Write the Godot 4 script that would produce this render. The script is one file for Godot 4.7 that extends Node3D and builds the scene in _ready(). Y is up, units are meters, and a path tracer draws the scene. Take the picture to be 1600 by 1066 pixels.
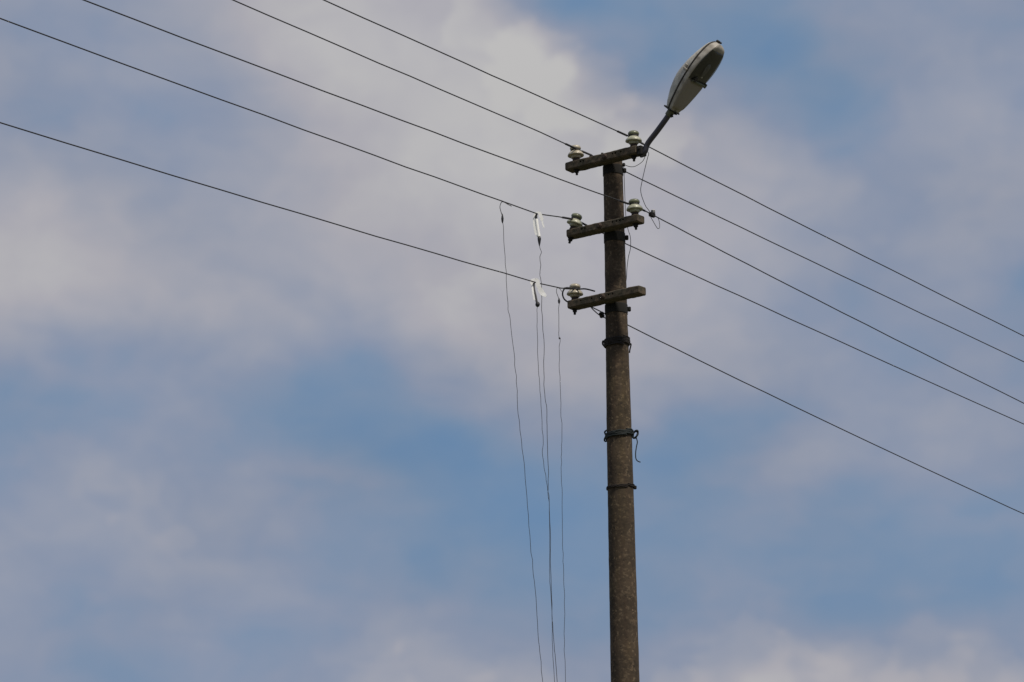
extends Node3D
# A concrete utility pole with three crossarms, a street lamp and overhead wires against a cloudy sky.

# ---------------------------------------------------------------- frame of the pole: x along the crossarms, y up the pole, z towards the viewer's left
const POLE_FOOT := Vector3(0.934, 0.0, -25.0)
const ARM_TURN := 0.6313601
const LEAN := 0.0077
var frame: Basis
var taken := {}

func at(u: float, y: float, z: float) -> Vector3:
	return POLE_FOOT + frame * Vector3(u, y, z)

# ---------------------------------------------------------------- naming helpers
func numbered(called: String) -> String:
	var n: int = taken.get(called, 0)
	taken[called] = n + 1
	return called if n == 0 else "%s_%03d" % [called, n]

func tag(o: Node, label: String, category: String, group := "") -> void:
	o.set_meta("label", label)
	o.set_meta("category", category)
	if group != "":
		o.set_meta("group", group)

func thing(called: String, label: String, category: String, base: Vector3, group := "") -> Node3D:
	var o := Node3D.new()
	o.name = numbered(called)
	add_child(o)
	o.transform = Transform3D(frame, at(base.x, base.y, base.z))
	tag(o, label, category, group)
	return o

func part(called: String, st: SurfaceTool, m: Material, parent: Node, label := "") -> MeshInstance3D:
	var o := MeshInstance3D.new()
	o.name = called
	o.mesh = st.commit()
	o.material_override = m
	o.cast_shadow = GeometryInstance3D.SHADOW_CASTING_SETTING_ON
	parent.add_child(o, true)
	if label != "":
		o.set_meta("label", label)
	return o

# ---------------------------------------------------------------- shape helpers; all of them add to a SurfaceTool
# stains and weathering of large extent, by place on the thing; set while a surface that has them is built
var stain := 0
var stain_fine: FastNoiseLite
var stain_wide: FastNoiseLite

func stained(p: Vector3) -> Color:
	if stain == 1:      # concrete: rain streaks, patches, moss
		var run := stain_fine.get_noise_3d(p.x * 6.0, p.y * 0.25, p.z * 6.0)
		var patch := stain_wide.get_noise_3d(p.x * 3.0, p.y * 1.1, p.z * 3.0)
		var moss := smoothstep(0.05, 0.45, stain_wide.get_noise_3d(p.x * 4.0 + 9.0, p.y * 0.8, p.z * 4.0))
		var k := 1.0 + 0.45 * run + 0.2 * patch
		return Color(k * 1.06, k * (1.0 + 0.05 * moss), k * (0.98 - 0.1 * moss))
	if stain == 2:      # crossarms: rust and moss
		var k := 1.0 + 0.7 * stain_wide.get_noise_3d(p.x * 9.0 + 4.0, p.y * 15.0, p.z * 15.0)
		var moss := smoothstep(-0.1, 0.3, stain_wide.get_noise_3d(p.x * 6.0, p.y * 4.0 + 3.0, p.z * 4.0))
		return Color(k * lerpf(1.0, 0.72, moss), k * 0.82, k * lerpf(0.8, 0.62, moss))
	var k2 := 1.0 + 0.55 * stain_fine.get_noise_3d(p.x * 1.5, p.y * 1.5, p.z * 4.0) + 0.3 * stain_fine.get_noise_3d(p.x * 6.0, p.y * 6.0, p.z * 6.0)
	return Color(k2, k2 * 0.98, k2 * 0.95)

func begin() -> SurfaceTool:
	var st := SurfaceTool.new()
	st.begin(Mesh.PRIMITIVE_TRIANGLES)
	return st

func finish(st: SurfaceTool) -> SurfaceTool:
	st.index()
	st.generate_normals()
	return st

# a skin over rows of points (each row closed if round_ is set); front faces run clockwise
func skin(st: SurfaceTool, rows: Array, round_: bool, smooth := true, flip := false) -> void:
	st.set_smooth_group(0 if smooth else 0xFFFFFFFF)
	var n: int = rows[0].size()
	var m := n if round_ else n - 1
	for i in rows.size() - 1:
		for j in m:
			var a: Vector3 = rows[i][j]
			var b: Vector3 = rows[i][(j + 1) % n]
			var c: Vector3 = rows[i + 1][(j + 1) % n]
			var d: Vector3 = rows[i + 1][j]
			var q := [a, c, b, a, d, c] if flip else [a, b, c, a, c, d]
			for k in [0, 3]:
				if (q[k] - q[k + 1]).cross(q[k + 2] - q[k]).length_squared() > 1e-18:
					for t in 3:
						if stain > 0:
							st.set_color(stained(q[k + t]))
						st.set_uv(Vector2(float(j) / n, q[k + t].y))
						st.add_vertex(q[k + t])

func lid(st: SurfaceTool, row: Array, flip := false) -> void:
	st.set_smooth_group(0xFFFFFFFF)
	var c := Vector3.ZERO
	for p in row:
		c += p
	c /= row.size()
	for j in row.size():
		var a: Vector3 = row[j]
		var b: Vector3 = row[(j + 1) % row.size()]
		for p in ([c, b, a] if flip else [c, a, b]):
			if stain > 0:
				st.set_color(stained(p))
			st.set_uv(Vector2(p.x, p.z))
			st.add_vertex(p)

func ring(c: Vector3, x: Vector3, y: Vector3, r: float, n: int) -> Array:
	var row := []
	for k in n:
		var a := TAU * k / n
		row.append(c + (x * cos(a) + y * sin(a)) * r)
	return row

# a tube along a path; r is a number or one radius per point
func tube(st: SurfaceTool, path: Array, r, n := 8) -> void:
	var rows := []
	var side := Vector3.ZERO
	for i in path.size():
		var t: Vector3 = (path[mini(i + 1, path.size() - 1)] - path[maxi(i - 1, 0)]).normalized()
		if side == Vector3.ZERO:
			side = t.cross(Vector3.UP if absf(t.y) < 0.9 else Vector3.RIGHT).normalized()
		side = (side - t * side.dot(t)).normalized()
		rows.append(ring(path[i], side, t.cross(side), r if r is float else r[i], n))
	skin(st, rows, true, true, true)
	lid(st, rows[0], false)
	lid(st, rows[-1], true)

# points of a smooth curve through the given ones
func curve(p: Array, steps := 6) -> Array:
	var out := []
	for i in p.size() - 1:
		var a: Vector3 = p[maxi(i - 1, 0)]
		var d: Vector3 = p[mini(i + 2, p.size() - 1)]
		var b: Vector3 = p[i]
		var c: Vector3 = p[i + 1]
		for k in steps:
			out.append(b.cubic_interpolate(c, a, d, float(k) / steps))
	out.append(p[-1])
	return out

# a turned body; the profile holds (radius, height) from the bottom up
func lathe(st: SurfaceTool, prof: Array, n: int, tf := Transform3D.IDENTITY) -> void:
	var rows := []
	for q in prof:
		var row := []
		for k in n:
			var a := TAU * k / n
			row.append(tf * Vector3(cos(a) * q.x, q.y, sin(a) * q.x))
		rows.append(row)
	skin(st, rows, true, true, false)

# a box with chamfered edges along all sides
func block(st: SurfaceTool, size: Vector3, ch: float, tf := Transform3D.IDENTITY) -> void:
	var h := size / 2.0
	var rows := []
	for q in [[-h.y, ch], [-h.y + ch, 0.0], [h.y - ch, 0.0], [h.y, ch]]:
		var i: float = q[1]
		var row := []
		for c in [[1, -1, 0], [1, -1, 1], [-1, -1, 1], [-1, -1, 0], [-1, 1, 0], [-1, 1, 1], [1, 1, 1], [1, 1, 0]]:
			pass
		var x := h.x - i
		var z := h.z - i
		for v in [Vector2(x, -z + ch), Vector2(x, z - ch), Vector2(x - ch, z), Vector2(-x + ch, z), Vector2(-x, z - ch), Vector2(-x, -z + ch), Vector2(-x + ch, -z), Vector2(x - ch, -z)]:
			row.append(tf * Vector3(v.x, q[0], v.y))
		rows.append(row)
	skin(st, rows, true, false, false)
	lid(st, rows[0], true)
	lid(st, rows[-1], false)

func hexagon(st: SurfaceTool, r: float, h: float, tf := Transform3D.IDENTITY) -> void:
	var rows := []
	for q in [[r * 0.9, 0.0], [r, h * 0.12], [r, h * 0.88], [r * 0.9, h]]:
		var row := []
		for k in 6:
			row.append(tf * Vector3(cos(TAU * k / 6) * q[0], q[1], sin(TAU * k / 6) * q[0]))
		rows.append(row)
	skin(st, rows, true, false, false)
	lid(st, rows[0], true)
	lid(st, rows[-1], false)

# ---------------------------------------------------------------- materials
func srgb(r: float, g: float, b: float) -> Color:      # from real-world (linear) base colour
	return Color(r, g, b).linear_to_srgb()

func plain(c: Color, rough: float, metal := 0.0) -> StandardMaterial3D:
	var m := StandardMaterial3D.new()
	m.albedo_color = c
	m.roughness = rough
	m.metallic = metal
	return m

func noise(kind: int, freq: float, seed_: int, oct := 4) -> FastNoiseLite:
	var n := FastNoiseLite.new()
	n.noise_type = kind
	n.seed = seed_
	n.frequency = freq
	n.fractal_type = FastNoiseLite.FRACTAL_FBM
	n.fractal_octaves = oct
	return n

# a weathered surface: two tones mixed by coarse noise, pebbles and pits by fine cellular noise; returns a material with relief
func weathered(side: int, low: Color, high: Color, spot: Color, spots: float, coarse: float, fine: float, metres: float, bump: float, seed_: int) -> StandardMaterial3D:
	var big := noise(FastNoiseLite.TYPE_SIMPLEX_SMOOTH, coarse / side, seed_).get_seamless_image(side, side)
	var cell := FastNoiseLite.new()
	cell.noise_type = FastNoiseLite.TYPE_CELLULAR
	cell.seed = seed_ + 7
	cell.frequency = fine / side
	cell.cellular_return_type = FastNoiseLite.RETURN_CELL_VALUE
	cell.cellular_distance_function = FastNoiseLite.DISTANCE_EUCLIDEAN
	var stones := cell.get_seamless_image(side, side)
	cell.cellular_return_type = FastNoiseLite.RETURN_DISTANCE
	var gaps := cell.get_seamless_image(side, side)
	var dust := noise(FastNoiseLite.TYPE_VALUE, 0.45, seed_ + 3, 2).get_seamless_image(side, side)
	var out := Image.create(side, side, false, Image.FORMAT_RGB8)
	var rise := Image.create(side, side, false, Image.FORMAT_L8)
	for y in side:
		for x in side:
			var b := big.get_pixel(x, y).r
			var s := stones.get_pixel(x, y).r
			var g := gaps.get_pixel(x, y).r
			var d := dust.get_pixel(x, y).r
			var c := low.lerp(high, clampf((b - 0.3) * 2.0, 0, 1))
			c = c.lerp(c * 0.45, clampf((0.3 - s) * 7.0, 0, 1) * spots)
			c = c.lerp(spot, clampf((s - 0.66) * 6.0, 0, 1) * spots * clampf(1.5 - g * 1.6, 0, 1))
			c = c * (0.78 + 0.44 * d)
			out.set_pixel(x, y, Color(c.r, c.g, c.b).linear_to_srgb())
			rise.set_pixel(x, y, Color.from_hsv(0, 0, clampf(0.35 + 0.3 * b + 0.25 * (1.0 - g) * spots + 0.12 * d, 0, 1)))
	out.generate_mipmaps()
	rise.bump_map_to_normal_map(bump)
	rise.generate_mipmaps()
	var m := StandardMaterial3D.new()
	m.albedo_texture = ImageTexture.create_from_image(out)
	m.normal_enabled = true
	m.normal_texture = ImageTexture.create_from_image(rise)
	m.roughness = 0.92
	m.uv1_triplanar = true
	m.uv1_scale = Vector3.ONE / metres
	return m

# ---------------------------------------------------------------- the sky: clouds by direction, the same recipe all round
const SKY_DEG := 1.171
# how much cloud there is from the left to the right of each level, from the highest level (21.5 degrees up) to the lowest (9 degrees)
const CLOUD := [
	[5.0, 5.0, 4.5, 6.0, 7.5, 8.1, 8.3, 8.2, 5.4, 1.0, 2.4, 3.2, 3.0, 4.0, 4.3, 4.5, 4.0],
	[5.2, 4.6, 4.4, 5.8, 7.5, 8.3, 8.8, 8.9, 8.4, 6.0, 2.2, 2.6, 1.8, 3.2, 4.5, 4.3, 4.0],
	[5.2, 4.2, 3.8, 4.6, 6.3, 7.7, 8.3, 9.0, 9.0, 8.6, 7.8, 6.0, 5.5, 2.5, 3.7, 4.9, 4.5],
	[6.8, 6.8, 5.8, 5.4, 6.0, 7.0, 8.0, 8.4, 8.5, 8.3, 8.0, 7.0, 6.9, 5.7, 4.9, 6.0, 5.3],
	[8.5, 8.3, 7.4, 6.4, 6.4, 7.0, 7.8, 8.2, 8.3, 8.2, 8.0, 6.8, 6.0, 4.9, 4.7, 4.7, 4.5],
	[7.8, 7.6, 7.0, 6.2, 5.6, 5.8, 7.0, 7.7, 8.0, 8.0, 7.4, 6.4, 5.3, 4.0, 3.9, 3.9, 2.3],
	[3.6, 4.0, 4.0, 3.6, 3.4, 2.0, 2.6, 5.5, 7.0, 7.2, 6.8, 6.0, 5.0, 4.5, 4.3, 3.9, 3.7],
	[2.8, 3.2, 3.5, 3.2, 2.8, 1.2, 0.8, 0.6, 3.0, 4.0, 2.0, 1.5, 3.5, 4.7, 5.1, 5.1, 4.0],
	[4.4, 5.2, 5.6, 5.4, 5.0, 4.0, 2.8, 1.0, 0.6, 1.2, 1.8, 2.4, 3.5, 2.9, 3.1, 3.5, 2.9],
	[4.8, 4.6, 4.6, 4.8, 4.2, 3.6, 3.0, 2.2, 1.6, 1.8, 2.2, 2.8, 3.0, 1.8, 1.4, 1.6, 1.8],
	[4.4, 3.6, 3.5, 4.0, 3.8, 3.6, 4.2, 4.4, 2.8, 2.4, 2.6, 3.7, 3.7, 2.9, 3.3, 3.3, 2.9],
	[4.0, 3.8, 3.5, 3.8, 4.0, 4.6, 5.4, 5.6, 5.2, 4.8, 5.9, 6.5, 6.5, 6.3, 6.1, 5.9, 5.9]]
var n_low: FastNoiseLite
var n_warp: FastNoiseLite
var n_fine: FastNoiseLite
var n_shade: FastNoiseLite
var n_streak: FastNoiseLite

func cloud_at(c: float, r: float) -> float:
	var i := clampi(int(floor(r)), 0, 10)
	var j := clampi(int(floor(c)), 0, 15)
	var f := clampf(c - j, 0, 1)
	var v := []
	for k in 4:
		var row: Array = CLOUD[clampi(i - 1 + k, 0, 11)]
		v.append(cubic_interpolate(row[j], row[j + 1], row[maxi(j - 1, 0)], row[mini(j + 2, 16)], f))
	return cubic_interpolate(v[1], v[2], v[0], v[3], clampf(r - i, 0, 1))

func sky_color(az: float, el: float) -> Color:      # degrees to the right of straight ahead and above the horizon
	var ra := deg_to_rad(az)
	var re := deg_to_rad(el)
	var d := Vector3(sin(ra) * cos(re), sin(re) * 1.5, -cos(ra) * cos(re))
	var wx := n_warp.get_noise_3dv(d)
	var wy := n_warp.get_noise_3dv(d + Vector3(3.1, 7.7, 1.3))
	var fine := n_fine.get_noise_3dv(d + Vector3(wx, wy, 0.0) * 0.012)
	var c := (az * cos(re) + wx * 0.6) / SKY_DEG + 8.0
	var r := (21.44 - el + wy * 0.6) / 1.1355
	var streak := n_streak.get_noise_3dv(Vector3(d.x + 0.3 * d.y, d.y * 3.2, d.z) + Vector3(wx, wy, 0.0) * 0.01)
	var far := maxf(maxf(-c, c - 16.0), maxf(-r, r - 11.0))
	var here := 1.0 - smoothstep(0.0, 4.0, far)
	var amount := 4.6 + 5.2 * n_low.get_noise_3dv(d)
	if here > 0.0:
		amount = lerpf(amount, cloud_at(c, r), here)
	# crisp heads of cumulus
	for q in puffs:
		var dx: float = (az * cos(re) - q.x + wx * 0.25)
		var dy: float = (el - q.y + wy * 0.25)
		if absf(dx) < 3.0 and absf(dy) < 3.0:
			var e: float = 1.0 - Vector2(dx, dy * 1.15).length() / q.z + fine * (0.75 if q.z > 0.7 else 1.6) + wx * (0.0 if q.z > 0.7 else 0.8)
			amount += q.w * smoothstep(0.0, 0.25 if q.w > 0.0 else 0.6, e) * smoothstep(-1.1, 0.4, dy / q.z + 0.5)
	amount += fine * 1.9 * clampf(1.25 - absf(amount - 4.5) * 0.16, 0.3, 1.0)
	amount += streak * 0.75 * clampf(1.3 - absf(amount - 3.6) * 0.2, 0.15, 1.0)
	amount = clampf(amount, 0.0, 9.6) / 9.6
	var col := ramp.sample(amount)
	return col.srgb_to_linear() * (1.0 + 0.05 * n_shade.get_noise_3dv(d))

# heads of cumulus: degrees across, degrees up, size, strength
var puffs: Array[Vector4] = []
var ramp: Gradient
func make_sky() -> ImageTexture:
	ramp = Gradient.new()
	ramp.offsets = PackedFloat32Array([0.0, 0.2, 0.42, 0.62, 0.82, 1.0])
	ramp.colors = PackedColorArray([Color8(104, 135, 170), Color8(119, 141, 169), Color8(136, 147, 169), Color8(152, 157, 172), Color8(170, 169, 177), Color8(188, 187, 187)])
	n_low = noise(FastNoiseLite.TYPE_SIMPLEX_SMOOTH, 4.5, 11, 3)
	n_warp = noise(FastNoiseLite.TYPE_SIMPLEX_SMOOTH, 22.0, 5, 4)
	n_fine = noise(FastNoiseLite.TYPE_SIMPLEX_SMOOTH, 20.0, 23, 5)
	n_fine.fractal_gain = 0.6
	n_streak = noise(FastNoiseLite.TYPE_SIMPLEX_SMOOTH, 14.0, 47, 5)
	n_shade = noise(FastNoiseLite.TYPE_SIMPLEX_SMOOTH, 9.0, 31, 2)
	var dice := RandomNumberGenerator.new()
	dice.seed = 77
	for q in [[1065, 1090, 0.9, 0.8], [1150, 1058, 1.1, 1.1], [1250, 1075, 1.1, 0.8], [1335, 1040, 0.95, 0.9], [1430, 1050, 1.0, 0.8], [1530, 1066, 1.0, 0.8], [1620, 1085, 1.0, 0.8], [690, 1050, 0.9, 0.9], [600, 1085, 0.9, 0.8], [800, 1080, 0.9, 0.7], [175, 798, 0.6, -0.9], [235, 806, 0.5, -0.7], [285, 792, 0.55, -0.8], [1235, 90, 0.9, -1.0], [1300, 165, 0.85, -1.0], [280, 842, 0.4, 0.8], [165, 830, 0.4, 0.6], [830, 95, 1.0, 1.3], [760, 50, 1.0, 0.8], [910, 150, 1.0, 1.5], [1000, 215, 0.9, 0.9], [100, 720, 0.8, 0.4]]:
		puffs.append(Vector4((q[0] - 800) / 85.4, 15.26 - (q[1] - 533) / 85.6, q[2], q[3]))
	for k in 26:      # and more of them all round
		puffs.append(Vector4(dice.randf_range(14.0, 175.0) * (1.0 if k % 2 else -1.0), dice.randf_range(5.0, 26.0), dice.randf_range(0.8, 1.6), dice.randf_range(0.8, 1.8)))
	var w := 1024
	var img := Image.create(w, w / 2, false, Image.FORMAT_RGBF)
	for y in w / 2:
		var el := 90.0 - (y + 0.5) * 360.0 / w
		for x in w:
			img.set_pixel(x, y, sky_color(wrapf((x + 0.5) * 360.0 / w, -180.0, 180.0), maxf(el, 0.0)))
	img.resize(4096, 2048, Image.INTERPOLATE_CUBIC)
	for y in range(660, 1022):
		for x in range(-220, 220):
			img.set_pixel(posmod(x, 4096), y, sky_color((x + 0.5) * 360.0 / 4096, 90.0 - (y + 0.5) * 180.0 / 2048))
	return ImageTexture.create_from_image(img)

# ================================================================ the scene
func _ready() -> void:
	# camera
	var cam := Camera3D.new()
	cam.name = "camera"
	add_child(cam)
	var pitch := 0.2663287
	var roll := -0.00675975
	cam.transform = Transform3D(Basis(Vector3.RIGHT, pitch) * Basis(Vector3.BACK, roll), Vector3(0, 1.6, 0))
	cam.fov = rad_to_deg(2.0 * atan(533.0 / 4893.9))
	cam.near = 0.1
	cam.far = 6000.0
	# sky and exposure
	var we := WorldEnvironment.new()
	we.name = "environment"
	var env := Environment.new()
	env.background_mode = Environment.BG_SKY
	var sky := Sky.new()
	var pano := PanoramaSkyMaterial.new()
	pano.panorama = make_sky()
	sky.sky_material = pano
	env.sky = sky
	env.tonemap_mode = Environment.TONE_MAPPER_LINEAR
	env.tonemap_exposure = 1.0
	env.sdfgi_enabled = true
	env.ssao_enabled = true
	env.ssil_enabled = true
	we.environment = env
	add_child(we)
	# sun behind cloud, high, beyond the pole
	var sun := DirectionalLight3D.new()
	sun.name = "sun"
	sun.light_energy = 1.1
	sun.light_color = Color(1.0, 0.96, 0.9)
	sun.light_angular_distance = 9.0
	sun.shadow_enabled = true
	add_child(sun)
	sun.look_at_from_position(Vector3(26, 60, 30), Vector3.ZERO)

	frame = Basis(Vector3.BACK, LEAN) * Basis(Vector3.UP, -ARM_TURN)

	# ------------------------------------------------------------ materials
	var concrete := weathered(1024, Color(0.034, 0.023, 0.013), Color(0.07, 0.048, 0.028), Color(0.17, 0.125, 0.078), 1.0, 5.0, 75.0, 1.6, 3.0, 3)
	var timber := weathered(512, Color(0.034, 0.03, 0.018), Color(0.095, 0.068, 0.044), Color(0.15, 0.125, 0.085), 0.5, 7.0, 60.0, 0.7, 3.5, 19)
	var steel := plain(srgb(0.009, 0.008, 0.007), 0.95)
	var rust := plain(srgb(0.045, 0.03, 0.022), 0.9)
	var tie_rust := plain(srgb(0.013, 0.009, 0.007), 0.9)
	var conductor := plain(srgb(0.035, 0.034, 0.036), 0.6, 0.2)
	var black_cable := plain(srgb(0.012, 0.012, 0.014), 0.55)
	lead_cover = plain(srgb(0.03, 0.029, 0.03), 0.6)
	var grey_cable := plain(srgb(0.07, 0.07, 0.072), 0.6)
	var rope := plain(srgb(0.006, 0.011, 0.011), 0.8)
	var glaze_dirty := weathered(512, Color(0.4, 0.385, 0.3), Color(0.66, 0.64, 0.54), Color(0.25, 0.25, 0.17), 0.25, 6.0, 26.0, 0.25, 0.6, 41)
	glaze_dirty.roughness = 0.42
	glaze_dirty.clearcoat_enabled = true
	glaze_dirty.clearcoat = 0.25
	glaze_dirty.clearcoat_roughness = 0.15
	glaze_dirty.albedo_color = srgb(0.72, 0.75, 0.68)
	var glaze_grime := glaze_dirty.duplicate()
	glaze_grime.albedo_color = srgb(0.3, 0.33, 0.24)
	var glaze_cream := glaze_dirty.duplicate()
	glaze_cream.albedo_color = srgb(0.78, 0.72, 0.66)
	var paint := weathered(512, Color(0.44, 0.42, 0.37), Color(0.62, 0.6, 0.54), Color(0.22, 0.2, 0.16), 0.3, 5.0, 30.0, 0.6, 0.5, 53)
	paint.roughness = 0.55
	var tray_paint := weathered(512, Color(0.3, 0.275, 0.235), Color(0.52, 0.485, 0.43), Color(0.16, 0.14, 0.1), 0.3, 5.0, 30.0, 0.6, 0.5, 61)
	tray_paint.roughness = 0.5
	var gasket := plain(srgb(0.035, 0.03, 0.024), 0.8)
	var cover_paint := plain(srgb(0.24, 0.215, 0.19), 0.45)
	var pipe_paint := plain(srgb(0.06, 0.056, 0.068), 0.5, 0.2)
	var clip_metal := plain(srgb(0.12, 0.125, 0.085), 0.55, 0.2)
	var reflector := plain(srgb(0.28, 0.28, 0.28), 0.35, 0.7)
	var bulb_glass := plain(srgb(0.5, 0.5, 0.48), 0.2)
	var bowl_glass := plain(Color(0.1, 0.1, 0.09, 0.6), 0.12)
	bowl_glass.transparency = BaseMaterial3D.TRANSPARENCY_ALPHA
	var white_plastic := plain(srgb(0.9, 0.9, 0.88), 0.5)
	var grey_plastic := plain(srgb(0.3, 0.3, 0.3), 0.5)

	# ------------------------------------------------------------ ground
	var grass := weathered(512, Color(0.07, 0.072, 0.036), Color(0.11, 0.105, 0.06), Color(0.16, 0.14, 0.09), 0.5, 8.0, 60.0, 4.0, 2.0, 71)
	var ground := MeshInstance3D.new()
	ground.name = "ground"
	var sheet := PlaneMesh.new()
	sheet.size = Vector2(5000, 5000)
	ground.mesh = sheet
	ground.material_override = grass
	ground.set_meta("kind", "structure")
	tag(ground, "flat grassy ground below the picture", "ground")
	add_child(ground)

	# ------------------------------------------------------------ pole
	concrete.vertex_color_use_as_albedo = true
	timber.vertex_color_use_as_albedo = true
	paint.vertex_color_use_as_albedo = true
	tray_paint.vertex_color_use_as_albedo = true
	stain_fine = noise(FastNoiseLite.TYPE_SIMPLEX_SMOOTH, 6.0, 210, 4)
	stain_wide = noise(FastNoiseLite.TYPE_SIMPLEX_SMOOTH, 1.0, 211, 4)
	var rough := noise(FastNoiseLite.TYPE_SIMPLEX_SMOOTH, 5.0, 9, 4)
	var pole := thing("utility_pole", "tall brown weathered round concrete pole carrying three crossarms", "utility pole", Vector3.ZERO)
	stain = 1
	var st := begin()
	var rows := []
	for i in 221:
		var y := 9.985 * i / 220.0
		var row := []
		for k in 56:
			var a := TAU * k / 56
			var p := Vector3(cos(a), 0, sin(a))
			var r := pole_radius(y) + 0.0022 * rough.get_noise_3dv(Vector3(p.x * 0.3, y * 0.5, p.z * 0.3) * 4.0)
			row.append(p * r + Vector3(0, y, 0))
		rows.append(row)
	skin(st, rows, true)
	lid(st, rows[-1])
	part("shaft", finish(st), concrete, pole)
	stain = 0
	var arm_spec := [
		{"y": 9.963, "h": 0.07, "tilt": 0.004, "holes": [-0.2, -0.17, 0.128, 0.156, 0.212], "bolt": 0.05, "say": "topmost crossarm, holding two insulators and the lamp"},
		{"y": 9.371, "h": 0.066, "tilt": -0.003, "holes": [-0.2, -0.167, 0.11, 0.15, 0.185, 0.217], "bolt": -0.02, "say": "middle crossarm, holding two insulators"},
		{"y": 8.752, "h": 0.068, "tilt": 0.006, "holes": [-0.221, -0.112, 0.06, 0.1], "bolt": 0.0, "say": "lowest crossarm, with its right end bare"}]
	for i in 3:
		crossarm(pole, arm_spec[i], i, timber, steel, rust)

	# ------------------------------------------------------------ insulators
	var spots := [
		[-0.277, 9.998, 0, "cream porcelain insulator on the left end of the top crossarm"],
		[0.309, 9.999, 1, "green stained porcelain insulator beside the lamp arm on the top crossarm"],
		[-0.324, 9.405, 1, "stained porcelain insulator leaning over on the left end of the middle crossarm"],
		[0.305, 9.404, 1, "white skirted insulator on the right end of the middle crossarm"],
		[-0.319, 8.787, 0, "pale insulator with a black jumper loop on the lowest crossarm"]]
	for k in 5:
		insulator(spots[k], k, glaze_cream if spots[k][2] == 0 else glaze_dirty, glaze_grime if spots[k][2] == 1 else glaze_cream, steel, rust, conductor)

	# ------------------------------------------------------------ street lamp
	street_lamp(paint, tray_paint, gasket, cover_paint, pipe_paint, clip_metal, reflector, bulb_glass, bowl_glass, steel)

	# ------------------------------------------------------------ overhead wires: along the pole's z; near side (+z) and far side (-z) hang from the insulators
	# u, height at the insulator, then start height and slope on the near and the far side
	line_wire("uppermost overhead wire, tied behind the insulator next to the lamp", 0.279, 10.097, [10.098, -0.009], [10.094, -0.031], conductor, true, true)
	line_wire("second overhead wire, tied to the left insulator of the top crossarm", -0.247, 10.097, [10.108, -0.011], [10.104, -0.024], conductor, true, true)
	line_wire("third overhead wire, passing behind the pole to the middle right insulator", 0.275, 9.504, [9.501, -0.039], [9.513, -0.054], conductor, true, true)
	line_wire("fourth overhead wire, with two leads hooked on it left of the middle crossarm", -0.294, 9.49, [9.421, -0.034], [9.482, -0.0295], conductor, true, true)
	line_wire("lowest overhead wire on the left, ending at the lowest insulator", -0.289, 8.885, [8.839, -0.0605], [], conductor, true, false)
	line_wire("lowest overhead wire on the right, running down from behind the lowest crossarm", -0.289, 8.786, [], [8.787, -0.0725], conductor, false, true)

	# ------------------------------------------------------------ small wiring
	var o := thing("jumper_cable", "thick black jumper cable looped around the lowest insulator", "cable", Vector3(-0.3, 8.85, 0.15))
	st = begin()
	tube(st, shifted(curve([Vector3(-0.092, 8.821, 0.175), Vector3(-0.188, 8.858, 0.178), Vector3(-0.285, 8.872, 0.176), Vector3(-0.375, 8.905, 0.17), Vector3(-0.415, 8.892, 0.165), Vector3(-0.432, 8.854, 0.155), Vector3(-0.423, 8.813, 0.13), Vector3(-0.385, 8.785, 0.08), Vector3(-0.33, 8.775, 0.03), Vector3(-0.291, 8.783, -0.03)], 5), Vector3(-0.3, 8.85, 0.15)), 0.0065, 8)
	part("cable", finish(st), black_cable, o)

	o = thing("wire_clamp", "small dark clamp with a frayed stub, left of the pole under the lowest crossarm", "clamp", Vector3(-0.175, 8.677, -0.07))
	st = begin()
	block(st, Vector3(0.032, 0.05, 0.04), 0.006, Transform3D(Basis(Vector3.RIGHT, 0.5), Vector3(-0.02, 0.012, 0.0)))
	part("body", finish(st), steel, o)
	st = begin()
	hexagon(st, 0.011, 0.02, Transform3D(Basis(Vector3.RIGHT, -0.8), Vector3(-0.02, -0.005, 0.018)))
	part("bolt", finish(st), rust, o)
	st = begin()
	tube(st, curve([Vector3(-0.085, 0.092, 0.085), Vector3(-0.07, 0.058, 0.06), Vector3(-0.045, 0.022, 0.025), Vector3(-0.02, -0.002, 0.0), Vector3(0.03, -0.03, -0.04)], 4), 0.0045, 6)
	part("stub", finish(st), conductor, o)

	o = thing("lamp_feed_wire", "thin wire hanging from the lamp arm to a clamp on the wire", "wire", Vector3(0.32, 9.7, 0.05))
	st = begin()
	tube(st, shifted(curve([Vector3(0.408, 9.955, 0.1), Vector3(0.403, 9.95, 0.06), Vector3(0.378, 9.9, 0.05), Vector3(0.321, 9.717, 0.05), Vector3(0.295, 9.639, 0.03), Vector3(0.3, 9.542, -0.02), Vector3(0.3, 9.51, -0.07), Vector3(0.283, 9.497, -0.13)], 6), Vector3(0.32, 9.7, 0.05)), 0.0028, 6)
	part("wire", finish(st), grey_cable, o)

	o = thing("tap_connector", "small tap connector with a wire loop right of the middle crossarm", "connector", Vector3(0.275, 9.5, -0.16))
	st = begin()
	block(st, Vector3(0.03, 0.042, 0.075), 0.008, Transform3D(Basis(Vector3.RIGHT, 0.07), Vector3(0.0, -0.006, 0.0)))
	part("body", finish(st), steel, o)
	st = begin()
	hexagon(st, 0.02, 0.026, Transform3D(Basis(Vector3.RIGHT, 0.2), Vector3(0.004, 0.012, -0.014)))
	part("nut", finish(st), plain(srgb(0.3, 0.29, 0.27), 0.5, 0.4), o)
	st = begin()
	tube(st, shifted(curve([Vector3(0.275, 9.49, -0.11), Vector3(0.277, 9.45, -0.159), Vector3(0.279, 9.402, -0.214), Vector3(0.28, 9.392, -0.238), Vector3(0.28, 9.402, -0.258), Vector3(0.279, 9.431, -0.266), Vector3(0.277, 9.465, -0.262), Vector3(0.275, 9.487, -0.25)], 5), Vector3(0.275, 9.5, -0.16)), 0.0028, 6)
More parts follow.
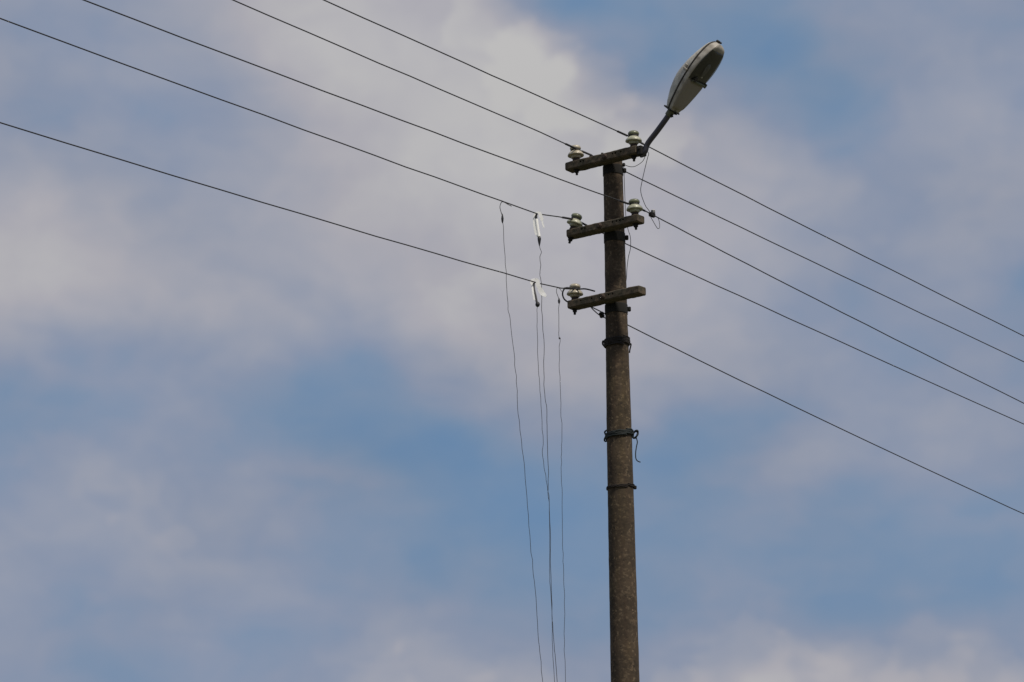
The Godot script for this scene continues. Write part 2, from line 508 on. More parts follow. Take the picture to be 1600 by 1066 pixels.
	part("loop", finish(st), grey_cable, o)

	o = thing("lamp_supply_cable", "thin grey cable drooping from the lamp arm and down the pole's right side", "cable", Vector3(0.1, 9.5, -0.05))
	st = begin()
	tube(st, shifted(curve([Vector3(0.39, 9.95, 0.07), Vector3(0.345, 9.955, 0.02), Vector3(0.3, 9.917, 0.0), Vector3(0.228, 9.89, 0.0), Vector3(0.17, 9.898, 0.0), Vector3(0.11, 9.93, -0.01), Vector3(0.088, 9.935, -0.03), Vector3(0.076, 9.9, -0.052), Vector3(0.076, 9.709, -0.056), Vector3(0.079, 9.512, -0.058), Vector3(0.091, 9.389, -0.066), Vector3(0.107, 9.31, -0.078), Vector3(0.105, 9.216, -0.077), Vector3(0.09, 9.138, -0.066), Vector3(0.078, 9.049, -0.06), Vector3(0.062, 8.971, -0.072), Vector3(0.045, 8.9, -0.083), Vector3(0.03, 8.7, -0.094), Vector3(0.03, 8.5, -0.098)], 5), Vector3(0.1, 9.5, -0.05)), 0.0028, 6)
	part("cable", finish(st), grey_cable, o)
	st = begin()
	block(st, Vector3(0.02, 0.03, 0.02), 0.004, Transform3D(Basis.IDENTITY, Vector3(-0.002, 0.435, 0.03)))
	part("clip", finish(st), steel, o)

	# ------------------------------------------------------------ ties round the pole
	tie("wire_tie", "thick dark rusty wire wound round the pole below the lowest crossarm", 8.4, 5, 0.0085, 0.013, tie_rust, steel, 0)
	tie("cable_tie", "dark green cable knotted round the pole with a hanging tail", 7.615, 4, 0.0075, 0.0125, rope, rope, 1)
	tie("pole_strap", "thin dark wire band round the pole, lowest of the three bands", 7.172, 2, 0.008, 0.009, tie_rust, steel, 2)

	# ------------------------------------------------------------ leads hooked onto the wires
	lead_a(black_cable, grey_cable)
	lead_b(black_cable, grey_cable, white_plastic, grey_plastic)
	lead_c(black_cable, grey_cable, white_plastic, grey_plastic)
	lead_d(black_cable, grey_cable)

var lead_cover: StandardMaterial3D

func shifted(p: Array, by: Vector3) -> Array:
	var out := []
	for q in p:
		out.append(q - by)
	return out

func pole_radius(y: float) -> float:
	var h := [0.0, 5.57, 6.44, 7.18, 7.72, 8.1, 8.486, 9.15, 9.99]
	var r := [0.152, 0.1157, 0.1105, 0.1058, 0.1022, 0.0975, 0.0930, 0.0868, 0.0808]
	for i in 8:
		if y <= h[i + 1]:
			return lerpf(r[i], r[i + 1], (y - h[i]) / (h[i + 1] - h[i]))
	return r[-1]

# ---------------------------------------------------------------- a crossarm: rough bar with chamfered edges and drilled holes, bolted and strapped to the pole
func crossarm(pole: Node3D, s: Dictionary, i: int, wood: Material, steel: Material, rust: Material) -> void:
	var n := noise(FastNoiseLite.TYPE_SIMPLEX_SMOOTH, 9.0, 100 + i, 3)
	var front := 0.19 if i < 2 else 0.197
	var back := pole_radius(s.y) - 0.004
	var depth := front - back
	var mid := (front + back) / 2.0
	var hy: float = s.h / 2.0
	var hz := depth / 2.0
	var ch := 0.009
	var section := [Vector2(hz, -hy + ch), Vector2(hz, 0), Vector2(hz, hy - ch), Vector2(hz - ch, hy), Vector2(0, hy), Vector2(-hz + ch, hy), Vector2(-hz, hy - ch), Vector2(-hz, -hy + ch), Vector2(-hz + ch, -hy), Vector2(0, -hy), Vector2(hz - ch, -hy)]
	var rows := []
	for k in 41:
		var x := -0.362 + 0.724 * k / 40.0
		var shrink := 0.86 if k == 0 or k == 40 else 1.0
		if k == 1: x = -0.355
		if k == 39: x = 0.355
		var row := []
		for q in section:
			var p := Vector3(x, q.y * shrink + x * s.tilt, q.x * shrink)
			p += Vector3(0, n.get_noise_3dv(p * 2.0), n.get_noise_3dv(p * 2.0 + Vector3(5, 1, 2))) * 0.004
			row.append(p)
		rows.append(row)
	stain = 2
	var st := begin()
	skin(st, rows, true, false, false)
	lid(st, rows[0], true)
	lid(st, rows[-1], false)
	stain = 0
	finish(st)
	var csg := CSGCombiner3D.new()
	csg.name = "crossarm"
	pole.add_child(csg, true)
	csg.position = Vector3(0, s.y, mid)
	csg.set_meta("label", s.say)
	var bar := CSGMesh3D.new()
	bar.name = "bar"
	bar.mesh = st.commit()
	bar.material = wood
	csg.add_child(bar)
	for h in s.holes:
		var c := CSGCylinder3D.new()
		c.name = "hole"
		c.operation = CSGShape3D.OPERATION_SUBTRACTION
		c.radius = 0.0085
		c.height = 0.09
		c.sides = 12
		c.rotation.x = PI / 2
		c.position = Vector3(h, 0.008, hz)
		c.material = wood
		csg.add_child(c, true)
	# through bolt with washer, in front of the arm
	st = begin()
	hexagon(st, 0.016, 0.014, Transform3D(Basis(Vector3.RIGHT, PI / 2), Vector3(s.bolt, s.y, front + 0.006)))
	lathe(st, [Vector2(0.0, 0.0), Vector2(0.026, 0.0), Vector2(0.026, 0.005), Vector2(0.0, 0.005)], 16, Transform3D(Basis(Vector3.RIGHT, PI / 2), Vector3(s.bolt, s.y, front + 0.001)))
	part("bolt", finish(st), rust, pole)
	# nuts on the arm's top
	for x in ([-0.12, 0.0] if i == 0 else []):
		st = begin()
		hexagon(st, 0.012, 0.018, Transform3D(Basis.IDENTITY, Vector3(x, s.y + hy - 0.002, mid + 0.02)))
		part("nut", finish(st), steel, pole)
	# clamp band under the arm, near-black to paint in the arm's shade
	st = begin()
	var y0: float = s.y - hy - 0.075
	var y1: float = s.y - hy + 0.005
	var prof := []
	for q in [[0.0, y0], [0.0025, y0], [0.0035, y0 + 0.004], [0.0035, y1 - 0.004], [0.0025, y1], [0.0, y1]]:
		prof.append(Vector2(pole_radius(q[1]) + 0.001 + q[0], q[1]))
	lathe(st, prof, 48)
	var shade_strap := part("shade_strap", finish(st), steel, pole)
	st = begin()
	var out := Vector3(cos(-0.63), 0, sin(-0.63))       # the side to the right of the viewer
	var r := pole_radius(y0)
	block(st, Vector3(0.03, 0.036, 0.04), 0.005, Transform3D(Basis(Vector3.UP, 0.63), Vector3(0, (y0 + y1) / 2.0 + 0.004, 0) + out * (r + 0.015)))
	hexagon(st, 0.01, 0.016, Transform3D(Basis(Vector3.RIGHT, PI / 2), Vector3(0, (y0 + y1) / 2.0 + 0.004, 0.0) + out * (r + 0.019) + Vector3(0, 0, 0.014)))
	part("lug", finish(st), steel, shade_strap)

# ---------------------------------------------------------------- pin insulator: porcelain shell, pin with nut under the arm, tie wire in the groove
func insulator(s: Array, k: int, shell: Material, crown: Material, steel: Material, rust: Material, wire: Material) -> void:
	var o := thing("insulator", s[3], "insulator", Vector3(s[0], s[1], 0.14), "porcelain insulators on the crossarms")
	var grow := Transform3D(Basis.from_scale(Vector3(1.13, 0.99, 1.13)), Vector3(0, 0.018, 0))
	o.rotate_object_local(Vector3(sin(k * 2.3), 0, cos(k * 2.3)), 0.04)
	o.rotate_object_local(Vector3.UP, k * 1.3)
	if k == 2:
		o.rotate(frame * Vector3(0.3, 0, 1).normalized(), -0.27)
	var st := begin()
	lathe(st, [Vector2(0.02, 0.012), Vector2(0.03, 0.011), Vector2(0.036, 0.016), Vector2(0.037, 0.03), Vector2(0.038, 0.04), Vector2(0.05, 0.037), Vector2(0.0565, 0.033), Vector2(0.0605, 0.034), Vector2(0.0615, 0.04), Vector2(0.0585, 0.05), Vector2(0.0505, 0.062), Vector2(0.044, 0.069), Vector2(0.038, 0.0735), Vector2(0.033, 0.078)], 36, grow)
	var body := part("shell", finish(st), shell, o)
	st = begin()
	lathe(st, [Vector2(0.033, 0.078), Vector2(0.031, 0.083), Vector2(0.033, 0.088), Vector2(0.0385, 0.093), Vector2(0.0415, 0.098), Vector2(0.0415, 0.106), Vector2(0.039, 0.114), Vector2(0.032, 0.122), Vector2(0.02, 0.1275), Vector2(0.0, 0.129)], 36, grow)
	part("crown", finish(st), crown, body)
	st = begin()
	lathe(st, [Vector2(0.0, -0.002), Vector2(0.03, -0.002), Vector2(0.033, 0.004), Vector2(0.03, 0.012), Vector2(0.029, 0.034), Vector2(0.0, 0.034)], 20)
	part("pin", finish(st), rust, o)
	st = begin()
	var under := -0.069
	lathe(st, [Vector2(0.0, under - 0.008), Vector2(0.026, under - 0.008), Vector2(0.026, under + 0.001), Vector2(0.0, under + 0.001)], 16)
	hexagon(st, 0.0195, 0.02, Transform3D(Basis.IDENTITY, Vector3(0, under - 0.028, 0)))
	lathe(st, [Vector2(0.0, under - 0.05), Vector2(0.008, under - 0.05), Vector2(0.0105, under - 0.047), Vector2(0.0105, under - 0.02), Vector2(0.0, under - 0.02)], 12)
	part("nut", finish(st), steel, o)
	# tie wire twisted round the neck
	st = begin()
	var path := []
	for j in 40:
		var a := TAU * j / 39.0 * 1.6 + (0.0 if s[0] < 0 else PI) + k * 1.3
		path.append(Vector3(cos(a) * 0.039, 0.1 + 0.004 * sin(j * 0.4), sin(a) * 0.039))
	tube(st, path, 0.004, 6)
	part("tie_wire", finish(st), wire, o)

# ---------------------------------------------------------------- overhead wire
func line_wire(label: String, u: float, y: float, near_: Array, far_: Array, m: Material, near_end: bool, far_end: bool) -> void:
	var base := Vector3(u, y, 0.14)
	var path := []
	if near_end:
		for k in range(60, -1, -1):
			var s := 0.55 + pow(k / 60.0, 1.5) * 44.0
			path.append(Vector3(0, near_[0] - y + near_[1] * s - near_[1] / 45.0 * s * s, s))
		path.append(Vector3(0, lerpf(0.0, path[-1].y, 0.62 if not far_end else 0.4), 0.24))
	path.append(Vector3.ZERO)
	if far_end:
		path.append(Vector3(0, far_[0] - y + far_[1] * 0.2, -0.2))
		for k in 61:
			var s := 0.4 + pow(k / 60.0, 1.5) * 44.0
			path.append(Vector3(0, far_[0] - y + far_[1] * s - far_[1] / 45.0 * s * s, -s))
	var sway := noise(FastNoiseLite.TYPE_SIMPLEX_SMOOTH, 1.4, int(absf(u) * 1000.0 + y * 100.0), 3)
	for k in path.size():
		var p: Vector3 = path[k]
		# the pole leans, the wires do not
		path[k] = p + Vector3(0.004 * sway.get_noise_1d(p.z), 0.00454 * p.z + 0.004 * sway.get_noise_1d(p.z + 99.0) * minf(absf(p.z), 1.0), 0)
	var st := begin()
	tube(st, path, 0.005, 8)
	var o := part("overhead_wire", finish(st), m, self)
	o.name = numbered("overhead_wire")
	o.transform = Transform3D(frame, at(base.x, base.y, base.z))
	tag(o, label, "overhead wire", "overhead wires on the pole")
	# binding wire wound round it on both sides of the insulator
	for side in [1.0, -1.0]:
		if (side > 0.0 and not near_end) or (side < 0.0 and (not far_end or not near_end)):
			continue
		var coil := []
		var core := []
		for p in path:
			if p.z * side >= 0.0 and p.z * side < 0.9:
				core.append(p)
		if side > 0.0:
			core.reverse()
		for k in 91:
			var z := 0.045 + 0.15 * k / 90.0
			var c: Vector3 = core[-1]
			for i in core.size() - 1:
				if core[i + 1].z * side >= z:
					c = core[i].lerp(core[i + 1], (z - core[i].z * side) / ((core[i + 1].z - core[i].z) * side))
					break
			coil.append(c + Vector3(cos(k * 0.9), sin(k * 0.9), 0) * 0.0068)
		st = begin()
		tube(st, coil, 0.003, 5)
		part("binding", finish(st), m, o)

# ---------------------------------------------------------------- windings round the pole
func tie(called: String, label: String, y: float, turns: int, pitch: float, r: float, m: Material, m2: Material, kind: int) -> void:
	var o := thing(called, label, ["wire tie", "cable tie", "wire band"][kind], Vector3(0, y, 0))
	var n := noise(FastNoiseLite.TYPE_SIMPLEX_SMOOTH, 1.3, 300 + kind, 2)
	var st := begin()
	var path := []
	var steps := turns * 40
	for j in steps + 1:
		var a := TAU * j / 40.0 + 0.4
		var t := float(j) / steps
		var h := (t - 0.5) * pitch * turns * 1.5 + 0.006 * n.get_noise_2d(cos(a) * 2 + t * 5, sin(a) * 2) + (0.012 * cos(a + 0.63) if kind == 1 else 0.004 * cos(a + 0.63))
		var rr := pole_radius(y + h) + r * 0.55 + 0.006 * maxf(0.0, n.get_noise_2d(t * 30.0, 9.0))
		path.append(Vector3(cos(a) * rr, h, sin(a) * rr))
	tube(st, path, r * 0.62, 7)
	part("winding", finish(st), m, o)
	var right := Vector3(cos(-0.63), 0, sin(-0.63))
	var back := Vector3(-right.z, 0, right.x)
	var pr := pole_radius(y)
	if kind == 0:
		st = begin()
		tube(st, curve([right * pr - Vector3(0, 0.005, 0), right * (pr + 0.02) - Vector3(0, 0.02, 0) + back * 0.02, right * (pr + 0.012) - Vector3(0, 0.055, 0) + back * 0.01, right * (pr + 0.006) - Vector3(0, 0.09, 0)], 5), 0.006, 6)
		part("tail", finish(st), m2, o)
		st = begin()
		tube(st, curve([-right * pr + back * 0.03, -right * (pr + 0.022) + Vector3(0, 0.012, 0) + back * 0.01, -right * (pr + 0.024) - Vector3(0, 0.012, 0), -right * (pr + 0.006) - Vector3(0, 0.03, 0) - back * 0.02], 5), 0.008, 6)
		part("twist", finish(st), m2, o)
	elif kind == 1:
		st = begin()
		var path2 := []
		for j in 60:
			var a := TAU * j / 59.0 * 2.0
			path2.append(right * (pr + 0.028 + 0.022 * cos(a) * (1.0 + 0.2 * sin(a * 1.5))) + Vector3(0, 0.002 + 0.03 * sin(a + 0.5), 0) + back * (0.016 * sin(a * 1.5)))
		tube(st, path2, 0.0075, 7)
		part("knot", finish(st), m2, o)
		st = begin()
		tube(st, curve([right * (pr + 0.034) - Vector3(0, 0.02, 0), right * (pr + 0.044) - Vector3(0, 0.06, 0), right * (pr + 0.036) - Vector3(0, 0.1, 0), right * (pr + 0.028) - Vector3(0, 0.15, 0), right * (pr + 0.028) - Vector3(0, 0.195, 0), right * (pr + 0.04) - Vector3(0, 0.22, 0), right * (pr + 0.066) - Vector3(0, 0.232, 0)], 5), 0.0045, 6)
		part("tail", finish(st), m2, o)
		st = begin()
		tube(st, curve([-right * pr + back * 0.05 + Vector3(0, 0.03, 0), -right * (pr + 0.016) + Vector3(0, 0.026, 0), -right * (pr + 0.008) - Vector3(0, 0.005, 0), -right * (pr + 0.02) - Vector3(0, 0.035, 0), -right * (pr + 0.012) - Vector3(0, 0.045, 0) - back * 0.03, -right * (pr - 0.012) - Vector3(0, 0.03, 0) - back * 0.06], 5), 0.007, 7)
		part("loose_turn", finish(st), m2, o)
	else:
		st = begin()
		block(st, Vector3(0.028, 0.03, 0.03), 0.006, Transform3D(Basis(Vector3.UP, 0.63), right * (pr + 0.012)))
		part("buckle", finish(st), m2, o)

# ---------------------------------------------------------------- street lamp; the head's own axes: x from the collar to the tip, y away from the glass
func head_half(x: float) -> float:
	return along(x, [0.0, 0.03, 0.1, 0.2, 0.3, 0.42, 0.52, 0.6, 0.645, 0.67, 0.68], [0.06, 0.073, 0.094, 0.116, 0.13, 0.135, 0.126, 0.104, 0.08, 0.05, 0.025])

func along(x: float, xs: Array, vs: Array) -> float:
	for i in xs.size() - 1:
		if x <= xs[i + 1]:
			var t: float = clampf((x - xs[i]) / (xs[i + 1] - xs[i]), 0, 1)
			return cubic_interpolate(vs[i], vs[i + 1], vs[maxi(i - 1, 0)], vs[mini(i + 2, vs.size() - 1)], t)
	return vs[-1]

func tray_depth(x: float) -> float:
	return along(x, [0.0, 0.06, 0.2, 0.35, 0.5, 0.62, 0.66, 0.68], [0.03, 0.034, 0.038, 0.043, 0.052, 0.062, 0.058, 0.04])

func street_lamp(paint: Material, tray_paint: Material, gasket: Material, cover: Material, pipe: Material, clip: Material, reflector: Material, bulb: Material, glass: Material, steel: Material) -> void:
	var base := Vector3(0.388, 9.943, 0.14)
	var o := thing("street_lamp", "old grey street lamp on a tilted steel arm above the top crossarm", "street lamp", base)
	var e1 := deg_to_rad(43.5)
	var d := Vector3(cos(e1), sin(e1), 0)
	var tip := Vector3(0.701, 10.246, 0.14) - base
	var st := begin()
	# bracket holding the pipe to the arm's end, then the pipe
	block(st, Vector3(0.05, 0.08, 0.085), 0.006, Transform3D(Basis.IDENTITY, Vector3(-0.003, 0.008, 0.0)))
	part("bracket", finish(st), steel, o)
	st = begin()
	hexagon(st, 0.014, 0.02, Transform3D(Basis(Vector3.RIGHT, PI), Vector3(0.005, -0.03, 0.015)))
	part("bolt", finish(st), steel, o)
	st = begin()
	hexagon(st, 0.012, 0.016, Transform3D(Basis(Vector3.RIGHT, PI / 2), Vector3(0.0, 0.02, 0.042)))
	part("bolt", finish(st), steel, o)
	st = begin()
	var pipe_path := curve([Vector3(-0.02, -0.012, 0), Vector3(0.01, -0.012, 0), Vector3(0.035, 0.006, 0), d * 0.09 + Vector3(-0.004, 0.0, 0), d * 0.22, d * 0.34, tip - d * 0.02], 6)
	tube(st, pipe_path, 0.0235, 20)
	part("arm_tube", finish(st), pipe, o)
	# head
	var head := Transform3D(Basis(Vector3.BACK, deg_to_rad(46.6)).scaled_local(Vector3(0.98, 0.98, 0.98)), tip)
	st = begin()
	lathe(st, [Vector2(0.0, -0.062), Vector2(0.03, -0.062), Vector2(0.033, -0.058), Vector2(0.034, 0.0), Vector2(0.04, 0.012), Vector2(0.0, 0.016)], 24, head * Transform3D(Basis(Vector3.BACK, -PI / 2), Vector3(0.0, 0.0, 0)))
	var collar := part("collar", finish(st), clip, o)
	for q in [[-0.042, 0.012], [-0.012, -0.012]]:
		st = begin()
		var bt := head * Transform3D(Basis(Vector3.BACK, PI), Vector3(q[0], -0.03, q[1]))
		hexagon(st, 0.011, 0.016, bt)
		lathe(st, [Vector2(0.005, 0.01), Vector2(0.005, 0.028), Vector2(0.0, 0.028)], 8, bt)
		part("bolt", finish(st), steel, collar)
	var xs := []
	for k in 45:
		var t := k / 44.0
		xs.append(0.68 * (t + 0.06 * sin(t * TAU) * -0.5))
	# upper housing
	var rows := []
	var low_rows := []
	stain = 3
	for x in xs:
		var w := head_half(x)
		var h := along(x, [0.0, 0.05, 0.15, 0.28, 0.42, 0.55, 0.64, 0.68], [0.042, 0.066, 0.1, 0.118, 0.094, 0.054, 0.026, 0.01])
		var row := []
		for k in 25:
			var a := PI * k / 24.0
			row.append(head * Vector3(x, 0.004 + h * pow(maxf(sin(a), 0.0), 0.7), w * signf(cos(a)) * pow(absf(cos(a)), 0.65)))
		rows.append(row)
		var dp := tray_depth(x)
		row = []
		for q in [[1.0, -0.003], [0.995, -0.25], [0.985, -0.55], [0.965, -0.8], [0.94, -0.95], [0.91, -1.0], [0.45, -1.0], [0.0, -1.0], [-0.45, -1.0], [-0.91, -1.0], [-0.94, -0.95], [-0.965, -0.8], [-0.985, -0.55], [-0.995, -0.25], [-1.0, -0.003]]:
			row.append(head * Vector3(x, -0.004 + dp * q[1], w * q[0]))
		low_rows.append(row)
	st = begin()
	skin(st, rows, false, true, false)
	lid(st, rows[0], true)
	lid(st, rows[-1], false)
	part("upper_housing", finish(st), paint, o)
	st = begin()
	skin(st, low_rows, false, true, true)
	lid(st, low_rows[0], false)
	lid(st, low_rows[-1], true)
	part("lower_housing", finish(st), tray_paint, o)
	stain = 0
	# dark seam all round between the two shells
	st = begin()
	var outline := []
	for x in xs:
		outline.append([x, head_half(x)])
	var loop := []
	for q in outline:
		loop.append(Vector2(q[0], q[1] + 0.0025))
	for k in range(outline.size() - 1, -1, -1):
		loop.append(Vector2(outline[k][0], -outline[k][1] - 0.0025))
	rows = []
	for y in [-0.009, -0.0075, 0.0065, 0.008]:
		var row := []
		for q in loop:
			row.append(head * Vector3(q.x, y, q.y * (0.985 if absf(y) > 0.0078 else 1.0)))
		rows.append(row)
	skin(st, rows, true, true, true)
	lid(st, rows[0], false)
	lid(st, rows[-1], true)
	part("rim_seal", finish(st), gasket, o)
	# end lip by the collar
	st = begin()
	block(st, Vector3(0.014, 0.085, 0.15), 0.005, head * Transform3D(Basis.IDENTITY, Vector3(-0.004, 0.004, 0.0)))
	part("end_lip", finish(st), gasket, o)
	# cover of the lamp's gear, on the half by the collar
	st = begin()
	rows = []
	for k in 13:
		var x := 0.035 + 0.265 * k / 12.0
		var w := head_half(x) * 0.92
		var dp := tray_depth(x) + 0.004
		var inset := 0.0 if k > 0 and k < 12 else 0.004
		rows.append([head * Vector3(x, -dp + 0.002, w), head * Vector3(x, -dp - 0.009 + inset, w - 0.003), head * Vector3(x, -dp - 0.013 + inset, w * 0.85), head * Vector3(x, -dp - 0.016 + inset, 0), head * Vector3(x, -dp - 0.013 + inset, -w * 0.85), head * Vector3(x, -dp - 0.009 + inset, -w + 0.003), head * Vector3(x, -dp + 0.002, -w)])
	skin(st, rows, false, true, true)
	lid(st, rows[0], false)
	lid(st, rows[-1], true)
	part("gear_cover", finish(st), cover, o)
	# reflector, bulb and glass bowl on the outer half
	st = begin()
	rows = []
	var glass_rows := []
	for k in 21:
		var t := k / 20.0
		var x := 0.312 + 0.308 * t
		var w := head_half(x) * 0.92
		var dp := tray_depth(x) + 0.004
		var bulge := 0.03 * pow(maxf(sin(PI * clampf(t, 0.0, 1.0)), 0.0), 0.6) + 0.004
		var row := []
		var row2 := []
		for j in 13:
			var a := PI * j / 12.0
			row.append(head * Vector3(x, -dp - 0.003 - 0.003 * sin(a), w * 0.96 * cos(a)))
			row2.append(head * Vector3(x, -dp - 0.0005 - bulge * pow(maxf(sin(a), 0.0), 0.7), w * signf(cos(a)) * pow(absf(cos(a)), 0.85)))
		rows.append(row)
		glass_rows.append(row2)
	skin(st, rows, false, true, true)
	part("reflector", finish(st), reflector, o)
	st = begin()
	lathe(st, [Vector2(0.0, 0.0), Vector2(0.012, 0.002), Vector2(0.013, 0.03), Vector2(0.02, 0.05), Vector2(0.024, 0.09), Vector2(0.02, 0.125), Vector2(0.0, 0.14)], 16, head * Transform3D(Basis(Vector3.BACK, -PI / 2).scaled_local(Vector3(0.55, 1, 1)), Vector3(0.36, -0.068, 0)))
	part("bulb", finish(st), bulb, o)
	st = begin()
	skin(st, glass_rows, false, true, true)
	lid(st, glass_rows[0], false)
	lid(st, glass_rows[-1], true)
	part("glass_bowl", finish(st), glass, o)
	# clasp across the middle of the underside
	st = begin()
	block(st, Vector3(0.02, 0.014, 0.19), 0.004, head * Transform3D(Basis.IDENTITY, Vector3(0.308, -0.066, -0.012)))
	var clasp := part("clasp", finish(st), clip, o)
	st = begin()
	block(st, Vector3(0.04, 0.034, 0.016), 0.005, head * Transform3D(Basis.IDENTITY, Vector3(0.312, -0.05, -0.128)))
	part("lever", finish(st), clip, clasp)
	st = begin()
	block(st, Vector3(0.05, 0.012, 0.03), 0.004, head * Transform3D(Basis.IDENTITY, Vector3(0.33, -0.075, 0.055)))
	part("hinge", finish(st), gasket, clasp)
	# clip on the rim
	st = begin()
	block(st, Vector3(0.05, 0.026, 0.014), 0.004, head * Transform3D(Basis.IDENTITY, Vector3(0.375, 0.034, 0.136)))
	block(st, Vector3(0.016, 0.05, 0.008), 0.003, head * Transform3D(Basis.IDENTITY, Vector3(0.36, 0.018, 0.146)))
	part("rim_clip", finish(st), tray_paint, o)
	# hinge knob at the tip
	st = begin()
	block(st, Vector3(0.026, 0.02, 0.045), 0.005, head * Transform3D(Basis.IDENTITY, Vector3(0.688, 0.0, -0.004)))
	hexagon(st, 0.009, 0.018, head * Transform3D(Basis(Vector3.RIGHT, -PI / 2), Vector3(0.69, -0.008, -0.024)))
	part("tip_hinge", finish(st), gasket, o)

# ---------------------------------------------------------------- leads that hang on hooks from the wires; they sag down to the ground beside the pole
func lead(o: Node3D, base: Vector3, pts: Array, foot: Vector3, r: float, m: Material, seed_: int) -> void:
	var n := noise(FastNoiseLite.TYPE_SIMPLEX_SMOOTH, 2.6, seed_, 3)
	var all := pts.duplicate()
	var last: Vector3 = pts[-1]
	for k in range(1, 6):
		all.append(last.lerp(foot, k / 5.0))
	var path := []
	for q in curve(all, 6):
		path.append(q - base + Vector3(n.get_noise_1d(q.y * 3.0), 0.0, n.get_noise_1d(q.y * 3.0 + 40.0)) * 0.006)
	var st := begin()
	tube(st, path, r, 6)
	part("lead", finish(st), m, o)

func drop(o: Node3D, called: String, prof: Array, tf: Transform3D, m: Material) -> void:
	var st := begin()
	lathe(st, prof, 12, tf)
	part(called, finish(st), m, o)

func lead_a(dark: Material, grey: Material) -> void:
	var b := Vector3(-0.294, 9.38, 1.177)
	var o := thing("hanging_lead", "leftmost hanging lead, hooked on by bare wire with a dark weight", "hanging lead", b, "leads hooked onto the overhead wires")
	var st := begin()
	tube(st, curve([Vector3(0.003, 0.0, -0.12), Vector3(0.006, 0.002, -0.06), Vector3(0.006, 0.006, -0.03), Vector3(0.0, 0.008, 0.0), Vector3(-0.009, -0.001, 0.006), Vector3(-0.017, -0.03, 0.011), Vector3(-0.015, -0.06, 0.008), Vector3(-0.005, -0.11, -0.003)], 5), 0.0032, 6)
	part("hook", finish(st), grey, o)
	drop(o, "weight", [Vector2(0.003, -0.04), Vector2(0.008, -0.025), Vector2(0.0105, 0.0), Vector2(0.006, 0.025), Vector2(0.003, 0.04)], Transform3D(Basis.IDENTITY, Vector3(-0.005, -0.132, -0.004)), dark)
	lead(o, b, [Vector3(-0.299, 9.26, 1.173), Vector3(-0.295, 8.928, 1.151), Vector3(-0.293, 8.556, 1.127), Vector3(-0.283, 8.398, 1.11), Vector3(-0.267, 8.082, 1.079), Vector3(-0.261, 7.82, 1.058), Vector3(-0.263, 7.663, 1.051), Vector3(-0.249, 7.403, 1.024), Vector3(-0.235, 7.041, 0.992), Vector3(-0.226, 6.579, 0.957), Vector3(-0.212, 6.222, 0.925), Vector3(-0.205, 5.817, 0.895), Vector3(-0.194, 5.484, 0.867)], Vector3(-0.12, 0.0, 0.5), 0.0021, lead_cover, 501)

func band(st: SurfaceTool, pts: Array, across: Array, thick: float) -> void:
	# a strip of plastic with thickness: points down its middle, half-width vectors at each
	var rows := []
	for i in pts.size():
		var t: Vector3 = (pts[mini(i + 1, pts.size() - 1)] - pts[maxi(i - 1, 0)]).normalized()
		var h: Vector3 = across[i]
		var nn := t.cross(h).normalized() * thick / 2.0
		rows.append([pts[i] + h + nn, pts[i] - h + nn, pts[i] - h - nn, pts[i] + h - nn])
	skin(st, rows, true, false, true)
	lid(st, rows[0], false)
	lid(st, rows[-1], true)

func lead_b(dark: Material, grey: Material, white: Material, pale: Material) -> void:
	var b := Vector3(-0.294, 9.41, 0.688)
	var o := thing("hanging_lead", "hanging lead with a long white plastic hook on the upper wire", "hanging lead", b, "leads hooked onto the overhead wires")
	var st := begin()
	tube(st, curve([Vector3(-0.008, -0.1, 0.004), Vector3(-0.012, -0.06, 0.006), Vector3(-0.012, -0.02, 0.006), Vector3(-0.004, 0.005, 0.0)], 5), [0.009, 0.0095, 0.01, 0.0105, 0.011, 0.0115, 0.012, 0.0125, 0.0125, 0.012, 0.011, 0.01, 0.009, 0.0085, 0.008, 0.007], 10)
	part("hook", finish(st), dark, o)
	st = begin()
	tube(st, [Vector3(-0.012, -0.05, 0.006), Vector3(-0.004, -0.12, 0.002), Vector3(0.004, -0.2, -0.006)], 0.0155, 12)
	part("sleeve", finish(st), white, o)
	st = begin()
	band(st, curve([Vector3(-0.006, -0.19, 0.014), Vector3(-0.018, -0.1, 0.02), Vector3(-0.016, -0.02, 0.016), Vector3(0.006, 0.014, 0.002), Vector3(0.026, -0.03, -0.012), Vector3(0.034, -0.08, -0.018), Vector3(0.044, -0.125, -0.024)], 4), [Vector3(0.005, 0, -0.004)] + rep(Vector3(0.01, 0.001, -0.006), 12) + rep(Vector3(0.012, 0.002, -0.008), 6) + rep(Vector3(0.005, 0, -0.004), 6), 0.002)
	part("strip", finish(st), white, o)
	drop(o, "clip", [Vector2(0.0035, -0.045), Vector2(0.007, -0.03), Vector2(0.011, -0.012), Vector2(0.0145, 0.012), Vector2(0.0145, 0.026), Vector2(0.008, 0.03), Vector2(0.0, 0.031)], Transform3D(Basis.IDENTITY, Vector3(0.007, -0.235, -0.008)), dark)
	lead(o, b, [Vector3(-0.285, 9.15, 0.68), Vector3(-0.284, 9.116, 0.678), Vector3(-0.276, 9.078, 0.672), Vector3(-0.288, 9.028, 0.68), Vector3(-0.281, 8.957, 0.674), Vector3(-0.286, 8.886, 0.678), Vector3(-0.28, 8.766, 0.672), Vector3(-0.28, 8.495, 0.67), Vector3(-0.271, 8.333, 0.662), Vector3(-0.277, 7.956, 0.663), Vector3(-0.264, 7.742, 0.652), Vector3(-0.265, 7.476, 0.65), Vector3(-0.261, 7.212, 0.645), Vector3(-0.268, 7.054, 0.649), Vector3(-0.259, 6.896, 0.64), Vector3(-0.26, 6.374, 0.637), Vector3(-0.257, 6.064, 0.632), Vector3(-0.253, 5.858, 0.627), Vector3(-0.235, 5.52, 0.611)], Vector3(-0.1, 0.0, 0.45), 0.0023, lead_cover, 502)

